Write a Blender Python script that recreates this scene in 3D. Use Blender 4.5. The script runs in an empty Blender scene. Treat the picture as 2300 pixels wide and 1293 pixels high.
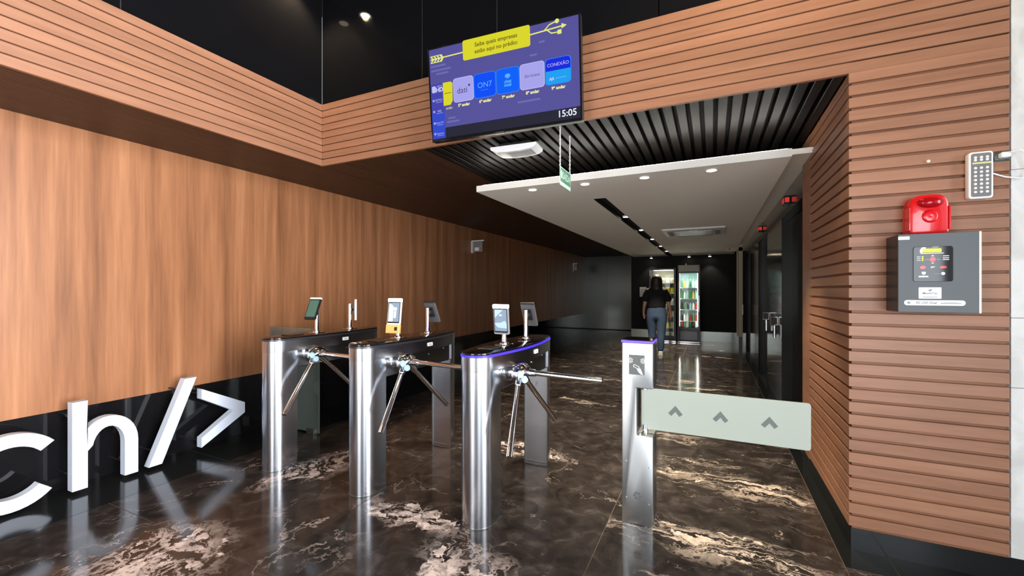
import bpy, bmesh, math, random
from mathutils import Vector, Matrix
random.seed(7)
PI = math.pi
R = math.radians
scene = bpy.context.scene
C = scene.collection
# ------------------------------------------------------------------ camera, world, main lights, exposure
cam_d = bpy.data.cameras.new('camera'); cam = bpy.data.objects.new('camera', cam_d); C.objects.link(cam)
cam.location = (0, 0, 1.35); cam.rotation_euler = (R(90), 0, math.atan2(450, 951))
cam_d.sensor_width = 36; cam_d.lens = 951 / 2300 * 36; cam_d.shift_y = 3.5 / 2300; cam_d.clip_start = .02
scene.camera = cam
w = bpy.data.worlds.new('world'); scene.world = w; w.use_nodes = True
w.node_tree.nodes['Background'].inputs[0].default_value = (.75, .87, 1, 1)
w.node_tree.nodes['Background'].inputs[1].default_value = 1.0
def area_light(name, loc, rot, sx, sy, power, col, spread=180, parent=None):
    d = bpy.data.lights.new(name, 'AREA'); d.shape = 'RECTANGLE'; d.size = sx; d.size_y = sy
    d.energy = power; d.color = col; d.spread = R(spread)
    o = bpy.data.objects.new(name, d); C.objects.link(o); o.location = loc; o.rotation_euler = rot; o.parent = parent
    return o
# daylight arriving through the glazed street front behind the camera
DC, GC = (.98, .98, 1), (.80, .90, 1)
area_light('daylight_door', (-1.75, -1.36, 1.1), (R(90), 0, 0), 1.2, 2.1, 70, DC)
area_light('daylight_glazing', (1.5, -1.36, 1.1), (R(90), 0, 0), 1.8, 2.1, 85, (.86, .93, 1))
area_light('daylight_side', (3.44, .1, 1.95), (R(90), 0, R(90)), 2.6, 3.3, 205, (.97, .97, 1), spread=86)
vs = scene.view_settings
vs.view_transform = 'Standard'; vs.look = 'None'; vs.exposure = .3; vs.gamma = 1; vs.use_curve_mapping = False

# ------------------------------------------------------------------ materials
M = {}
def mat(name, col, rough=.5, metal=0, emit=None, es=0, spec=.5, trans=0, ior=1.45, coat=0, alpha=1):
    m = bpy.data.materials.new(name); m.use_nodes = True
    b = m.node_tree.nodes['Principled BSDF']; i = b.inputs
    i['Base Color'].default_value = (*col, 1); i['Roughness'].default_value = rough; i['Metallic'].default_value = metal
    i['Specular IOR Level'].default_value = spec; i['Transmission Weight'].default_value = trans; i['IOR'].default_value = ior
    i['Coat Weight'].default_value = coat; i['Alpha'].default_value = alpha
    if emit: i['Emission Color'].default_value = (*emit, 1); i['Emission Strength'].default_value = es
    M[name] = m; return m
class NT:
    def __init__(s, m): s.t = m.node_tree; s.b = s.t.nodes['Principled BSDF']
    def n(s, ty, **k):
        x = s.t.nodes.new(ty)
        for a, v in k.items():
            if a.startswith('i_'):
                key = a[2:]; key = int(key) if key.isdigit() else key.replace('_', ' ')
                x.inputs[key].default_value = v
            else: setattr(x, a, v)
        return x
    def l(s, a, b): s.t.links.new(a, b)
    def ramp(s, src, stops, interp='LINEAR'):
        r = s.n('ShaderNodeValToRGB'); r.color_ramp.interpolation = interp; e = r.color_ramp.elements
        while len(e) < len(stops): e.new(.5)
        for q, (p, c) in zip(e, stops): q.position = p; q.color = (*c, 1) if len(c) == 3 else c
        s.l(src, r.inputs[0]); return r
    def math(s, op, a, b=None, clamp=False):
        x = s.n('ShaderNodeMath', operation=op); x.use_clamp = clamp
        for k, v in ((0, a), (1, b)):
            if v is None: continue
            if isinstance(v, (int, float)): x.inputs[k].default_value = v
            else: s.l(v, x.inputs[k])
        return x.outputs[0]
    def mix(s, f, a, b, mode='MIX'):
        x = s.n('ShaderNodeMix', data_type='RGBA', blend_type=mode)
        for k, v in ((0, f), (6, a), (7, b)):
            if isinstance(v, (int, float)): x.inputs[k].default_value = v
            elif isinstance(v, tuple): x.inputs[k].default_value = (*v, 1)
            else: s.l(v, x.inputs[k])
        return x.outputs[2]

def wood(name, scale, c1, c2, c3, rough=.42, rnd=.25, bump=.08):
    m = mat(name, c2, rough); t = NT(m)
    g = t.n('ShaderNodeNewGeometry'); oi = t.n('ShaderNodeObjectInfo')
    cmb = t.n('ShaderNodeCombineXYZ'); r5 = t.math('MULTIPLY', oi.outputs['Random'], 37.)
    for k in range(3): t.l(r5, cmb.inputs[k])
    ad = t.n('ShaderNodeVectorMath', operation='ADD'); t.l(g.outputs['Position'], ad.inputs[0]); t.l(cmb.outputs[0], ad.inputs[1])
    mp = t.n('ShaderNodeMapping'); mp.inputs['Scale'].default_value = scale; t.l(ad.outputs[0], mp.inputs[0])
    n1 = t.n('ShaderNodeTexNoise', i_Scale=1., i_Detail=5., i_Roughness=.6, i_Distortion=.4); t.l(mp.outputs[0], n1.inputs[0])
    n2 = t.n('ShaderNodeTexNoise', i_Scale=5., i_Detail=4., i_Roughness=.65); t.l(mp.outputs[0], n2.inputs[0])
    f = t.math('ADD', t.math('MULTIPLY', n1.outputs[0], .7), t.math('MULTIPLY', n2.outputs[0], .3))
    rp = t.ramp(f, [(.33, c1), (.5, c2), (.67, c3)])
    hv = t.n('ShaderNodeHueSaturation'); t.l(rp.outputs[0], hv.inputs['Color'])
    t.l(t.math('ADD', t.math('MULTIPLY', oi.outputs['Random'], rnd), 1 - rnd / 2), hv.inputs['Value'])
    t.l(hv.outputs[0], t.b.inputs['Base Color'])
    bp = t.n('ShaderNodeBump', i_Strength=bump, i_Distance=.01); t.l(n2.outputs[0], bp.inputs['Height']); t.l(bp.outputs[0], t.b.inputs['Normal'])
    return m
WA, WB, WC = (.245, .112, .061), (.295, .138, .077), (.345, .166, .095)
wood('wood_wall', (7, 7, .3), (.18, .073, .032), (.305, .128, .056), (.43, .195, .09), .36, 0, .03)
wood('wood_board_x', (1.2, 1, 14), WA, WB, WC, .42, .14, .02)
wood('wood_board_y', (1, 1.2, 14), WA, WB, WC, .42, .14, .02)
wood('wood_back', (1.6, 1.6, 20), (.13, .05, .022), (.2, .08, .036), (.26, .11, .05), .5, 0)
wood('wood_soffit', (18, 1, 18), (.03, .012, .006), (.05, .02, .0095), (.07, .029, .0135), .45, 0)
# fine grooves running along the soffit
t = NT(M['wood_soffit']); g = t.n('ShaderNodeNewGeometry'); wv = t.n('ShaderNodeTexWave', i_Scale=9.)
t.l(g.outputs['Position'], wv.inputs[0]); bp = t.n('ShaderNodeBump', i_Strength=.5, i_Distance=.01); t.l(wv.outputs[1], bp.inputs['Height']); t.l(bp.outputs[0], t.b.inputs['Normal'])
mat('slat_dark', (.008, .0062, .0052), .5, spec=.2)
mat('slat_backing', (.008, .007, .006), .8)
mat('black_gloss', (.006, .006, .007), .06, spec=.5)
mat('black_glass', (.005, .005, .006), .05, spec=.45)
mat('black_matte', (.009, .0095, .009), .65, spec=.25)
mat('black_granite', (.010, .011, .011), .14)
mat('ceiling_dark', (.018, .017, .016), .8)
mat('plaster_white', (.86, .83, .75), .7)
mat('white_paint', (.85, .85, .85), .4)
mat('white_plastic', (.8, .8, .8), .35)
mat('pale_blue', (.42, .62, .76), .3)
mat('plate_grey', (.11, .12, .115), .5)
mat('reader_silver', (.30, .30, .31), .35, .2)
mat('reader_grey', (.16, .16, .17), .35, .3)
mat('letter_white', (.60, .66, .76), .4)
mat('chrome', (.8, .8, .82), .1, 1)
mat('screw', (.75, .75, .75), .2, 1)
mat('dark_metal', (.06, .06, .065), .3, .6)
mat('black_plastic', (.012, .012, .014), .35)
mat('panel_grey', (.085, .095, .10), .5)
mat('red_plastic', (.62, .008, .012), .2, coat=.4)
mat('red_lens', (.45, .004, .01), .08, trans=.3)
mat('lamp_warm', (1, .9, .7), .5, emit=(1, .85, .62), es=30)
mat('lamp_white', (1, 1, 1), .5, emit=(1, .98, .92), es=14)
mat('cove_led', (1, 1, 1), .5, emit=(1, .97, .9), es=34)
mat('reader_glow', (1, 1, 1), .5, emit=(1, 1, .93), es=9)
mat('blue_led', (.05, .03, .5), .4, emit=(.02, .008, 1), es=1.15)
mat('violet_led', (.1, .05, .5), .4, emit=(.11, .05, 1), es=1.4)
mat('glass_clear', (.86, .93, .9), .03, trans=1, ior=1.2)
mat('glass_green', (.62, .74, .70), .05, trans=.92, ior=1.25)
mat('glass_frost', (.50, .545, .475), .5, trans=.3, ior=1.3)
mat('glass_edge', (.72, .8, .74), .3)
mat('chevron_print', (.13, .14, .13), .6)
mat('acrylic', (.75, .75, .72), .2, trans=.75)
mat('beige_frame', (.42, .36, .25), .5)
mat('steel_base', (.26, .28, .26), .2, .9)
mat('paper', (.72, .72, .68), .7)
mat('print_dark', (.05, .06, .09), .6)
mat('print_grey', (.25, .26, .28), .6)
mat('print_white', (.85, .85, .85), .6)
mat('orange_base', (.85, .42, .12), .4)
mat('screen_green', (.03, .06, .05), .12, emit=(.05, .12, .085), es=.8)
mat('screen_lit', (.1, .12, .15), .12, emit=(.42, .60, .74), es=1.0)
mat('screen_bright', (.1, .12, .15), .12, emit=(.75, .95, .96), es=1.0)
mat('screen_mid', (.1, .12, .15), .12, emit=(.16, .22, .30), es=1.0)
mat('screen_dark', (.01, .012, .02), .12, emit=(.01, .014, .03), es=1)
mat('lcd_yellow', (.6, .6, .02), .4, emit=(.85, .86, .01), es=1)
mat('indicator_red', (.5, .02, .02), .4, emit=(1, .05, .04), es=.35)
mat('skin', (.50, .27, .18), .55)
mat('hair', (.022, .012, .009), .5)
mat('shirt_black', (.006, .006, .007), .9)
mat('denim', (.038, .065, .115), .85)
mat('shoe_white', (.6, .58, .55), .6)
mat('sign_green', (.10, .27, .16), .5)
mat('sign_glow', (.62, .85, .68), .5)
# TV graphics
def emis(name, col, s=1.0): return mat(name, (.004, .004, .005), .25, emit=tuple(x * .78 for x in col), es=s, spec=.03)
emis('tv_purple', (.095, .085, .33)); emis('tv_side', (.06, .06, .42)); emis('tv_side_blue', (.03, .07, .62)); emis('tv_bar', (.018, .018, .035))
emis('tv_yellow', (.73, .70, .02)); emis('tv_line', (.83, .86, .20)); emis('tv_brown', (.16, .13, .01)); emis('tv_lilac', (.40, .38, .86)); emis('tv_lilac_edge', (.55, .55, .95))
emis('tv_blue', (.0, .075, .95)); emis('tv_blue_edge', (.02, .24, 1)); emis('tv_blue2', (.0, .12, .98)); emis('tv_deep', (.005, .02, .75)); emis('tv_cyan', (.01, .36, .90))
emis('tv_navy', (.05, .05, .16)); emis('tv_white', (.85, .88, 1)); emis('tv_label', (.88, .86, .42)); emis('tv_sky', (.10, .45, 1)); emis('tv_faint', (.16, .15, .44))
# steel, brushed
def steel(name, col, rough, sc):
    m = mat(name, col, rough, 1); t = NT(m); tc = t.n('ShaderNodeTexCoord')
    mp = t.n('ShaderNodeMapping'); mp.inputs['Scale'].default_value = sc; t.l(tc.outputs['Object'], mp.inputs[0])
    n = t.n('ShaderNodeTexNoise', i_Scale=1., i_Detail=3.); t.l(mp.outputs[0], n.inputs[0])
    r = t.math('ADD', t.math('MULTIPLY', n.outputs[0], .08), rough - .04); t.l(r, t.b.inputs['Roughness'])
mat('steel', (.50, .52, .56), .24, 1)
mat('steel_h', (.42, .43, .45), .24, 1)
mat('steel_post', (.55, .57, .58), .36, 1)
steel('steel_lift', (.16, .165, .16), .12, (2, 2, 60))
# white marble
m = mat('marble_white', (.8, .79, .77), .25); t = NT(m); g = t.n('ShaderNodeNewGeometry')
n = t.n('ShaderNodeTexNoise', i_Scale=3.5, i_Detail=6., i_Distortion=1.2); t.l(g.outputs['Position'], n.inputs[0])
rp = t.ramp(n.outputs[0], [(.38, (.56, .55, .52)), (.55, (.69, .68, .655))]); t.l(rp.outputs[0], t.b.inputs['Base Color'])
# dark floor marble: brown-black ground, pale angular veins gathered in clusters
def marble(name, vein, rot, stretch, vscale, ells, thr, am):
    m = mat(name, (.04, .033, .03), .13); t = NT(m); g = t.n('ShaderNodeNewGeometry'); P = g.outputs['Position']
    nd = t.n('ShaderNodeTexNoise', i_Scale=2.6, i_Detail=5., i_Roughness=.62); t.l(P, nd.inputs[0])
    sub = t.n('ShaderNodeVectorMath', operation='SUBTRACT'); t.l(nd.outputs[1], sub.inputs[0]); sub.inputs[1].default_value = (.5, .5, .5)
    scl = t.n('ShaderNodeVectorMath', operation='SCALE'); t.l(sub.outputs[0], scl.inputs[0]); scl.inputs['Scale'].default_value = .42
    ad = t.n('ShaderNodeVectorMath', operation='ADD'); t.l(P, ad.inputs[0]); t.l(scl.outputs[0], ad.inputs[1])
    mp = t.n('ShaderNodeMapping'); mp.inputs['Rotation'].default_value = (0, 0, rot); mp.inputs['Scale'].default_value = stretch; t.l(ad.outputs[0], mp.inputs[0])
    def vein_layer(sc, w0, w1, off):
        mo = t.n('ShaderNodeMapping'); mo.inputs['Location'].default_value = off; t.l(mp.outputs[0], mo.inputs[0])
        v = t.n('ShaderNodeTexVoronoi', feature='DISTANCE_TO_EDGE', i_Scale=sc); t.l(mo.outputs[0], v.inputs['Vector'])
        return t.ramp(v.outputs['Distance'], [(w0, (1, 1, 1)), (w1, (0, 0, 0))]).outputs[0]
    # irregular veins: thin where the mask is low, wide and patchy where it is high
    nm = t.n('ShaderNodeTexNoise', i_Scale=1.3, i_Detail=3., i_Roughness=.55); t.l(mp.outputs[0], nm.inputs[0])
    mask = t.ramp(nm.outputs[0], [(thr, (0, 0, 0)), (thr + .16, (.8, .8, .8))]).outputs[0]
    for (cx, cy, rx, ry, ro) in ells:
        me = t.n('ShaderNodeMapping'); me.vector_type = 'TEXTURE'
        me.inputs['Location'].default_value = (cx, cy, 0); me.inputs['Rotation'].default_value = (0, 0, R(ro)); me.inputs['Scale'].default_value = (rx, ry, 1)
        t.l(ad.outputs[0], me.inputs[0]); ln = t.n('ShaderNodeVectorMath', operation='LENGTH'); t.l(me.outputs[0], ln.inputs[0])
        e = t.ramp(ln.outputs['Value'], [(.3, (.85, .85, .85)), (1., (0, 0, 0))]).outputs[0]
        mask = t.math('MAXIMUM', mask, e)
    # shards: angular cells of pale stone inside the clusters
    def shards(sc, amt, off):
        mo = t.n('ShaderNodeMapping'); mo.inputs['Location'].default_value = off; t.l(mp.outputs[0], mo.inputs[0])
        v = t.n('ShaderNodeTexVoronoi', feature='F1', i_Scale=sc); t.l(mo.outputs[0], v.inputs['Vector'])
        sp = t.n('ShaderNodeSeparateColor'); t.l(v.outputs['Color'], sp.inputs[0])
        return t.math('GREATER_THAN', sp.outputs[0], t.math('SUBTRACT', 1., t.math('MULTIPLY', mask, amt)))
    def ridge(sc, off, w0, w1):
        mo = t.n('ShaderNodeMapping'); mo.inputs['Location'].default_value = off; t.l(mp.outputs[0], mo.inputs[0])
        q = t.n('ShaderNodeTexNoise', i_Scale=sc, i_Detail=5., i_Roughness=.55, i_Distortion=.6); t.l(mo.outputs[0], q.inputs[0])
        d = t.math('ABSOLUTE', t.math('SUBTRACT', q.outputs[0], .5))
        return t.ramp(d, [(w0, (1, 1, 1)), (w1, (0, 0, 0))]).outputs[0]
    sh = t.math('MAXIMUM', shards(vscale * 2.6, .34 * am, (0, 0, 0)), shards(vscale * 6.5, .26 * am, (2.2, 7.1, .3)))
    crack = ridge(vscale * 3.2, (5, 1, 2), .012, .03)
    sh = t.math('MULTIPLY', sh, t.math('SUBTRACT', 1., t.math('MULTIPLY', crack, .8)))
    rg = t.math('MULTIPLY', t.math('MAXIMUM', ridge(vscale * .9, (0, 3, 1), .008, .03), ridge(vscale * 2.4, (4, 8, 1), .010, .026)), mask)
    vv = t.math('MAXIMUM', t.math('MULTIPLY', sh, t.ramp(mask, [(.12, (0, 0, 0)), (.3, (1, 1, 1))]).outputs[0]), rg)
    nb = t.n('ShaderNodeTexNoise', i_Scale=2.1, i_Detail=4.); t.l(P, nb.inputs[0])
    fine = t.math('MULTIPLY', ridge(1.3, (7, 2, 4), .0012, .006), t.ramp(nb.outputs[0], [(.46, (0, 0, 0)), (.62, (.5, .5, .5))]).outputs[0])
    vv = t.math('MAXIMUM', vv, fine)
    nv = t.n('ShaderNodeTexNoise', i_Scale=16., i_Detail=4.); t.l(P, nv.inputs[0])
    vv = t.math('MULTIPLY', vv, t.ramp(nv.outputs[0], [(.3, (.45, .45, .45)), (.6, (1, 1, 1))]).outputs[0])
    ng = t.n('ShaderNodeTexNoise', i_Scale=7., i_Detail=7., i_Roughness=.65, i_Distortion=.8); t.l(P, ng.inputs[0])
    base = t.ramp(ng.outputs[0], [(.35, (.015, .0125, .0115)), (.55, (.034, .028, .0255)), (.72, (.075, .064, .06))]).outputs[0]
    t.l(t.mix(vv, base, vein), t.b.inputs['Base Color'])
    t.l(t.math('ADD', t.math('MULTIPLY', ng.outputs[0], .1), .07), t.b.inputs['Roughness'])
VP = (.66, .555, .52)
marble('marble_a', VP, R(12), (1.3, .9, 1), 2.6, [(-2.58, 1.18, .46, .36, 8), (-2.72, 2.3, .24, .55, -15), (-1.2, .9, .6, .3, 5)], .66, .7)
marble('marble_b', VP, R(-20), (.9, 1.3, 1), 2.9, [(-1.62, 2.02, .50, .17, -8), (-1.05, 1.72, .38, .22, -12), (-1.5, 3.3, .5, .14, -10)], .70, 1)
marble('marble_c', (.60, .50, .42), R(10), (.65, 3.6, 1), 2.0, [(.1, 2.45, .6, .2, -12), (.1, 3.3, .6, .2, -12), (-.2, 1.8, .5, .2, -12)], .56, .55)
marble('marble_d', (.50, .41, .33), R(10), (.7, 2.8, 1), 2.0, [], .57, .5)

# ------------------------------------------------------------------ mesh helpers
def bx(bm, x0, x1, y0, y1, z0, z1, bev=0, seg=1):
    r = bmesh.ops.create_cube(bm, size=1); v = r['verts']
    for q in v: q.co = Vector(((x0 + x1) / 2 + q.co.x * (x1 - x0), (y0 + y1) / 2 + q.co.y * (y1 - y0), (z0 + z1) / 2 + q.co.z * (z1 - z0)))
    if bev:
        e = list({e for q in v for e in q.link_edges}); bmesh.ops.bevel(bm, geom=e, offset=bev, segments=seg, affect='EDGES', profile=.5)
def B(*a, **k):
    bm = bmesh.new(); bx(bm, *a, **k); return bm
def tube(bm, p0, p1, r0, r1=None, n=14, cap=True):
    p0, p1 = Vector(p0), Vector(p1); r1 = r0 if r1 is None else r1; d = p1 - p0
    q = d.to_track_quat('Z', 'Y').to_matrix()
    a = [bm.verts.new(p0 + q @ Vector((r0 * math.cos(2 * PI * k / n), r0 * math.sin(2 * PI * k / n), 0))) for k in range(n)]
    b = [bm.verts.new(p1 + q @ Vector((r1 * math.cos(2 * PI * k / n), r1 * math.sin(2 * PI * k / n), 0))) for k in range(n)]
    for k in range(n): bm.faces.new((a[k], a[(k + 1) % n], b[(k + 1) % n], b[k]))
    if cap: bm.faces.new(a[::-1]); bm.faces.new(b)
def path_tube(bm, pts, r, n=8):
    pts = [Vector(p) for p in pts]; rings = []
    for i, p in enumerate(pts):
        d = (pts[min(i + 1, len(pts) - 1)] - pts[max(i - 1, 0)]).normalized(); q = d.to_track_quat('Z', 'Y').to_matrix()
        rings.append([bm.verts.new(p + q @ Vector((r * math.cos(2 * PI * k / n), r * math.sin(2 * PI * k / n), 0))) for k in range(n)])
    for a, b in zip(rings, rings[1:]):
        for k in range(n): bm.faces.new((a[k], a[(k + 1) % n], b[(k + 1) % n], b[k]))
    bm.faces.new(rings[0][::-1]); bm.faces.new(rings[-1])
def lathe(bm, prof, n=20, axis='Z', o=(0, 0, 0)):
    rings = []
    for r, z in prof:
        ring = []
        for k in range(n):
            a = 2 * PI * k / n; x, y = r * math.cos(a), r * math.sin(a)
            p = (x, y, z) if axis == 'Z' else ((x, -z, y) if axis == 'Y' else (z, x, y))
            ring.append(bm.verts.new(Vector(p) + Vector(o)))
        rings.append(ring)
    for a, b in zip(rings, rings[1:]):
        for k in range(n): bm.faces.new((a[k], a[(k + 1) % n], b[(k + 1) % n], b[k]))
    bm.faces.new(rings[0][::-1]); bm.faces.new(rings[-1])
def prism(bm, pts, a0, a1, axis='Z'):
    # pts 2D outline, extruded along an axis: Z -> (x,y), Y -> (x,z), X -> (y,z)
    f = {'Z': lambda p, a: (p[0], p[1], a), 'Y': lambda p, a: (p[0], a, p[1]), 'X': lambda p, a: (a, p[0], p[1])}[axis]
    A = [bm.verts.new(f(p, a0)) for p in pts]; Bv = [bm.verts.new(f(p, a1)) for p in pts]; n = len(pts)
    bm.faces.new(A); bm.faces.new(Bv[::-1])
    for k in range(n): bm.faces.new((A[k], Bv[k], Bv[(k + 1) % n], A[(k + 1) % n]))
def PR(pts, a0, a1, axis='Z', bev=0):
    bm = bmesh.new(); prism(bm, pts, a0, a1, axis)
    if bev:
        bmesh.ops.recalc_face_normals(bm, faces=bm.faces[:])
        e = [e for e in bm.edges if e.is_manifold and e.calc_face_angle() > .6]; bmesh.ops.bevel(bm, geom=e, offset=bev, segments=2, affect='EDGES', profile=.5)
    return bm
def rrect(x0, x1, y0, y1, r, n=5):
    o = []
    for cx, cy, a in ((x1 - r, y1 - r, 0), (x0 + r, y1 - r, 90), (x0 + r, y0 + r, 180), (x1 - r, y0 + r, 270)):
        for k in range(n + 1):
            t_ = R(a + 90 * k / n); o.append((cx + r * math.cos(t_), cy + r * math.sin(t_)))
    return o
def stroke(pts, w):
    # outline of a polyline of width w (2D)
    L, Rr = [], []; P = [Vector(p) for p in pts]
    for i, p in enumerate(P):
        d0 = (P[i] - P[i - 1]).normalized() if i else (P[1] - P[0]).normalized()
        d1 = (P[i + 1] - P[i]).normalized() if i < len(P) - 1 else d0
        n0 = Vector((-d0.y, d0.x)); n1 = Vector((-d1.y, d1.x)); nn = (n0 + n1).normalized(); k = w / 2 / max(.3, nn.dot(n0))
        L.append(tuple(p + nn * k)); Rr.append(tuple(p - nn * k))
    return L + Rr[::-1]
def obj(name, bm, m, parent=None, smooth=False, loc=None):
    bmesh.ops.recalc_face_normals(bm, faces=bm.faces[:])
    me = bpy.data.meshes.new(name); bm.to_mesh(me); bm.free()
    if m: me.materials.append(M[m])
    if smooth:
        for p in me.polygons: p.use_smooth = True
        if smooth != 'all': me.set_sharp_from_angle(angle=R(smooth if smooth is not True else 40))
    o = bpy.data.objects.new(name, me); C.objects.link(o)
    if parent: o.parent = parent
    if loc: o.location = loc
    return o
def inst(o, parent, loc=None, rot=None, name=None):
    c = o.copy(); C.objects.link(c); c.parent = parent
    if loc is not None: c.location = loc
    if rot is not None: c.rotation_euler = rot
    return c
def tag(o, label, cat, group=None):
    o['label'] = label; o['category'] = cat
    if group: o['group'] = group
    return o
def thing(name, label, cat, loc=(0, 0, 0), rot=(0, 0, 0), group=None):
    o = bpy.data.objects.new(name, None); C.objects.link(o); o.location = loc; o.rotation_euler = rot; o.empty_display_size = .1
    return tag(o, label, cat, group)
def struct(name, bm, m, smooth=False):
    o = obj(name, bm, m, None, smooth); o['kind'] = 'structure'; return o
def text(s, size, m, parent, loc, rot=(R(90), 0, 0), name='lettering', align='CENTER', ext=.0, shear=0, bold=0, sx=1):
    cu = bpy.data.curves.new(name, 'FONT'); cu.body = s; cu.size = size; cu.align_x = align; cu.align_y = 'CENTER'; cu.extrude = ext; cu.shear = shear; cu.offset = bold; cu.resolution_u = 3
    tmp = bpy.data.objects.new('tmp', cu); C.objects.link(tmp); dg = bpy.context.evaluated_depsgraph_get()
    me = bpy.data.meshes.new_from_object(tmp.evaluated_get(dg)); bpy.data.objects.remove(tmp); bpy.data.curves.remove(cu)
    me.materials.clear(); me.materials.append(M[m]); me.name = name
    o = bpy.data.objects.new(name, me); C.objects.link(o); o.parent = parent; o.location = loc; o.rotation_euler = rot; o.scale = (sx, 1, 1); return o
def flat(pts, m, parent, name, y, th=.0006):   # thin print on a surface that faces -y; pts are (x,z)
    return obj(name, PR(pts, y - th, y, 'Y'), m, parent)
def copy_tree(o, parent=None):
    c = o.copy(); C.objects.link(c); c.parent = parent
    for ch in list(o.children): copy_tree(ch, c)
    return c

# ------------------------------------------------------------------ the setting
ZS = 2.475            # soffit height
XL, XB, YF, XP, XM = -4.0, -3.2, 2.734, .64, 1.235   # left wall, band face, facade front, passage corner, end of slatted pillar
# floor
mat('grout', (.11, .085, .065), .6)
floor = struct('floor', B(-4.3, 3.6, -1.5, 14.6, -.2, -.0015), 'grout')
def tile(x0, x1, y0, y1, m, name='floor_tile'):
    bm = B(x0 + .002, x1 - .002, y0 + .002, y1 - .002, -.03, 0); return obj(name, bm, m, floor)
ys = [-1.45, 1.33, 4.23, 7.13, 10.03, 12.93, 14.5]
xs = [-3.45, -2.0, -.55, .585]
for j in range(len(ys) - 1):
    for i in range(3):
        mm = ('marble_a', 'marble_b', 'marble_c')[i] if j == 1 else (('marble_a', 'marble_a', 'marble_c')[i] if j == 0 else 'marble_d')
        tile(xs[i], xs[i + 1], ys[j], ys[j + 1], mm)
yb = [-1.5, .6, 2.06, 3.52, 4.98, 6.44, 7.9, 9.36, 10.82, 12.28, 14.5]
for a, b in zip(yb, yb[1:]): tile(-4.02, xs[0], a, b, 'black_granite', 'border_tile')
for a, b in ((2.56, 4.23), (4.23, 7.13), (7.13, 10.03), (10.03, 12.3)): tile(xs[3], .8, a, b, 'black_granite', 'border_tile')
tile(.8, 3.5, 2.52, 2.8, 'black_granite', 'border_tile')
tile(xs[3], .8, -1.45, 2.56, 'marble_c'); tile(.8, 3.5, -1.45, 2.52, 'marble_b')
# left wall: timber above a polished black plinth
wl = struct('wall_left', B(-4.25, XL, -1.5, 14.5, .53, ZS + .02), 'wood_wall')
for a, b in ((-1.5, 2.9), (2.9, 7.4), (7.4, 11.9), (11.9, 14.5)):
    obj('black_stone_panel', B(-4.25, XL + .004, a + .001, b - .001, .0, .529), 'black_gloss', wl)
# soffit over the left side and its slatted band
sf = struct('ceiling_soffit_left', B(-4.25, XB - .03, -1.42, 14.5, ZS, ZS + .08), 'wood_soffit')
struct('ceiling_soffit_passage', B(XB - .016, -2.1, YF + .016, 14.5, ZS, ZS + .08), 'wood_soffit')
PB = .0625; ZT = ZS + 9 * PB
bl = struct('wall_band_left', B(XB - .03, XB - .016, -1.42, YF + .03, ZS - .002, ZT - .012), 'wood_back')
bf = struct('wall_band_front', B(XB - .016, XM, YF + .016, YF + .03, ZS - .002, ZT - .012), 'wood_back')
mb = None
for k in range(9):
    z0 = ZS - .004 + k * PB
    if mb is None:
        mb = obj('timber_board', B(XB - .016, XB, -1.42, YF + .001, 0, PB - .008, bev=.0015), 'wood_board_y', bl); mb.location.z = z0
        mf = obj('timber_board', B(XB, XM, YF, YF + .016, 0, PB - .008, bev=.0015), 'wood_board_x', bf); mf.location.z = z0
    else: inst(mb, bl, (0, 0, z0)); inst(mf, bf, (0, 0, z0))
# black glass above the bands, up to the lobby ceiling
gl = struct('wall_upper_left', B(-3.5, XB - .06, -1.42, YF + .04, ZT - .03, 4.1), 'slat_backing')
gf = struct('wall_upper_front', B(XB - .03, 3.6, YF + .06, YF + .3, ZT - .03, 4.1), 'slat_backing')
yj = [-1.42, -.2, 1.3, YF + .028]
for a, b in zip(yj, yj[1:]): obj('black_glass_panel', B(XB - .05, XB - .03, a + .003, b - .003, ZT - .02, 4.08), 'black_glass', gl)
xj = [XB - .03, -2.105, -1.43, -.3, .9, 2.2, 3.5]
for a, b in zip(xj, xj[1:]): obj('black_glass_panel', B(a + .003, b - .003, YF + .03, YF + .05, ZT - .02, 4.08), 'black_glass', gf)
for x in xj[:3]: obj('joint_strip', B(x - .0026, x + .0026, YF + .029, YF + .05, ZT - .02, 4.08), 'steel_base', gf)
obj('joint_strip', B(XB - .05, XB - .0295, 1.2975, 1.3025, ZT - .02, 4.08), 'steel_base', gl)
struct('ceiling', B(-3.5, 3.6, -1.7, 3.0, 4.05, 4.2), 'ceiling_dark')
# slatted pillar at the right with its return into the passage
PP = .0655; wp = struct('wall_pillar', B(XP + .016, XM, YF + .016, 3.98, .11, ZT), 'wood_back')
obj('plinth', B(XP + .012, XM + .01, YF + .012, 3.98, 0, .112), 'black_granite', wp)
p1 = p2 = None
for k in range(36):
    z0 = ZS - .004 - (k + 1) * PP + .015
    if p1 is None:
        p1 = obj('timber_board', B(XP, XM, YF, YF + .016, 0, PP - .014, bev=.0015), 'wood_board_x', wp); p1.location.z = z0
        p2 = obj('timber_board', B(XP, XP + .016, YF + .0165, 3.72, 0, PP - .014, bev=.0015), 'wood_board_y', wp); p2.location.z = z0
    else: inst(p1, wp, (0, 0, z0)); inst(p2, wp, (0, 0, z0))
obj('end_trim', B(XP, XP + .016, 3.72, 3.98, .112, ZS), 'wood_board_y', wp)
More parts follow.
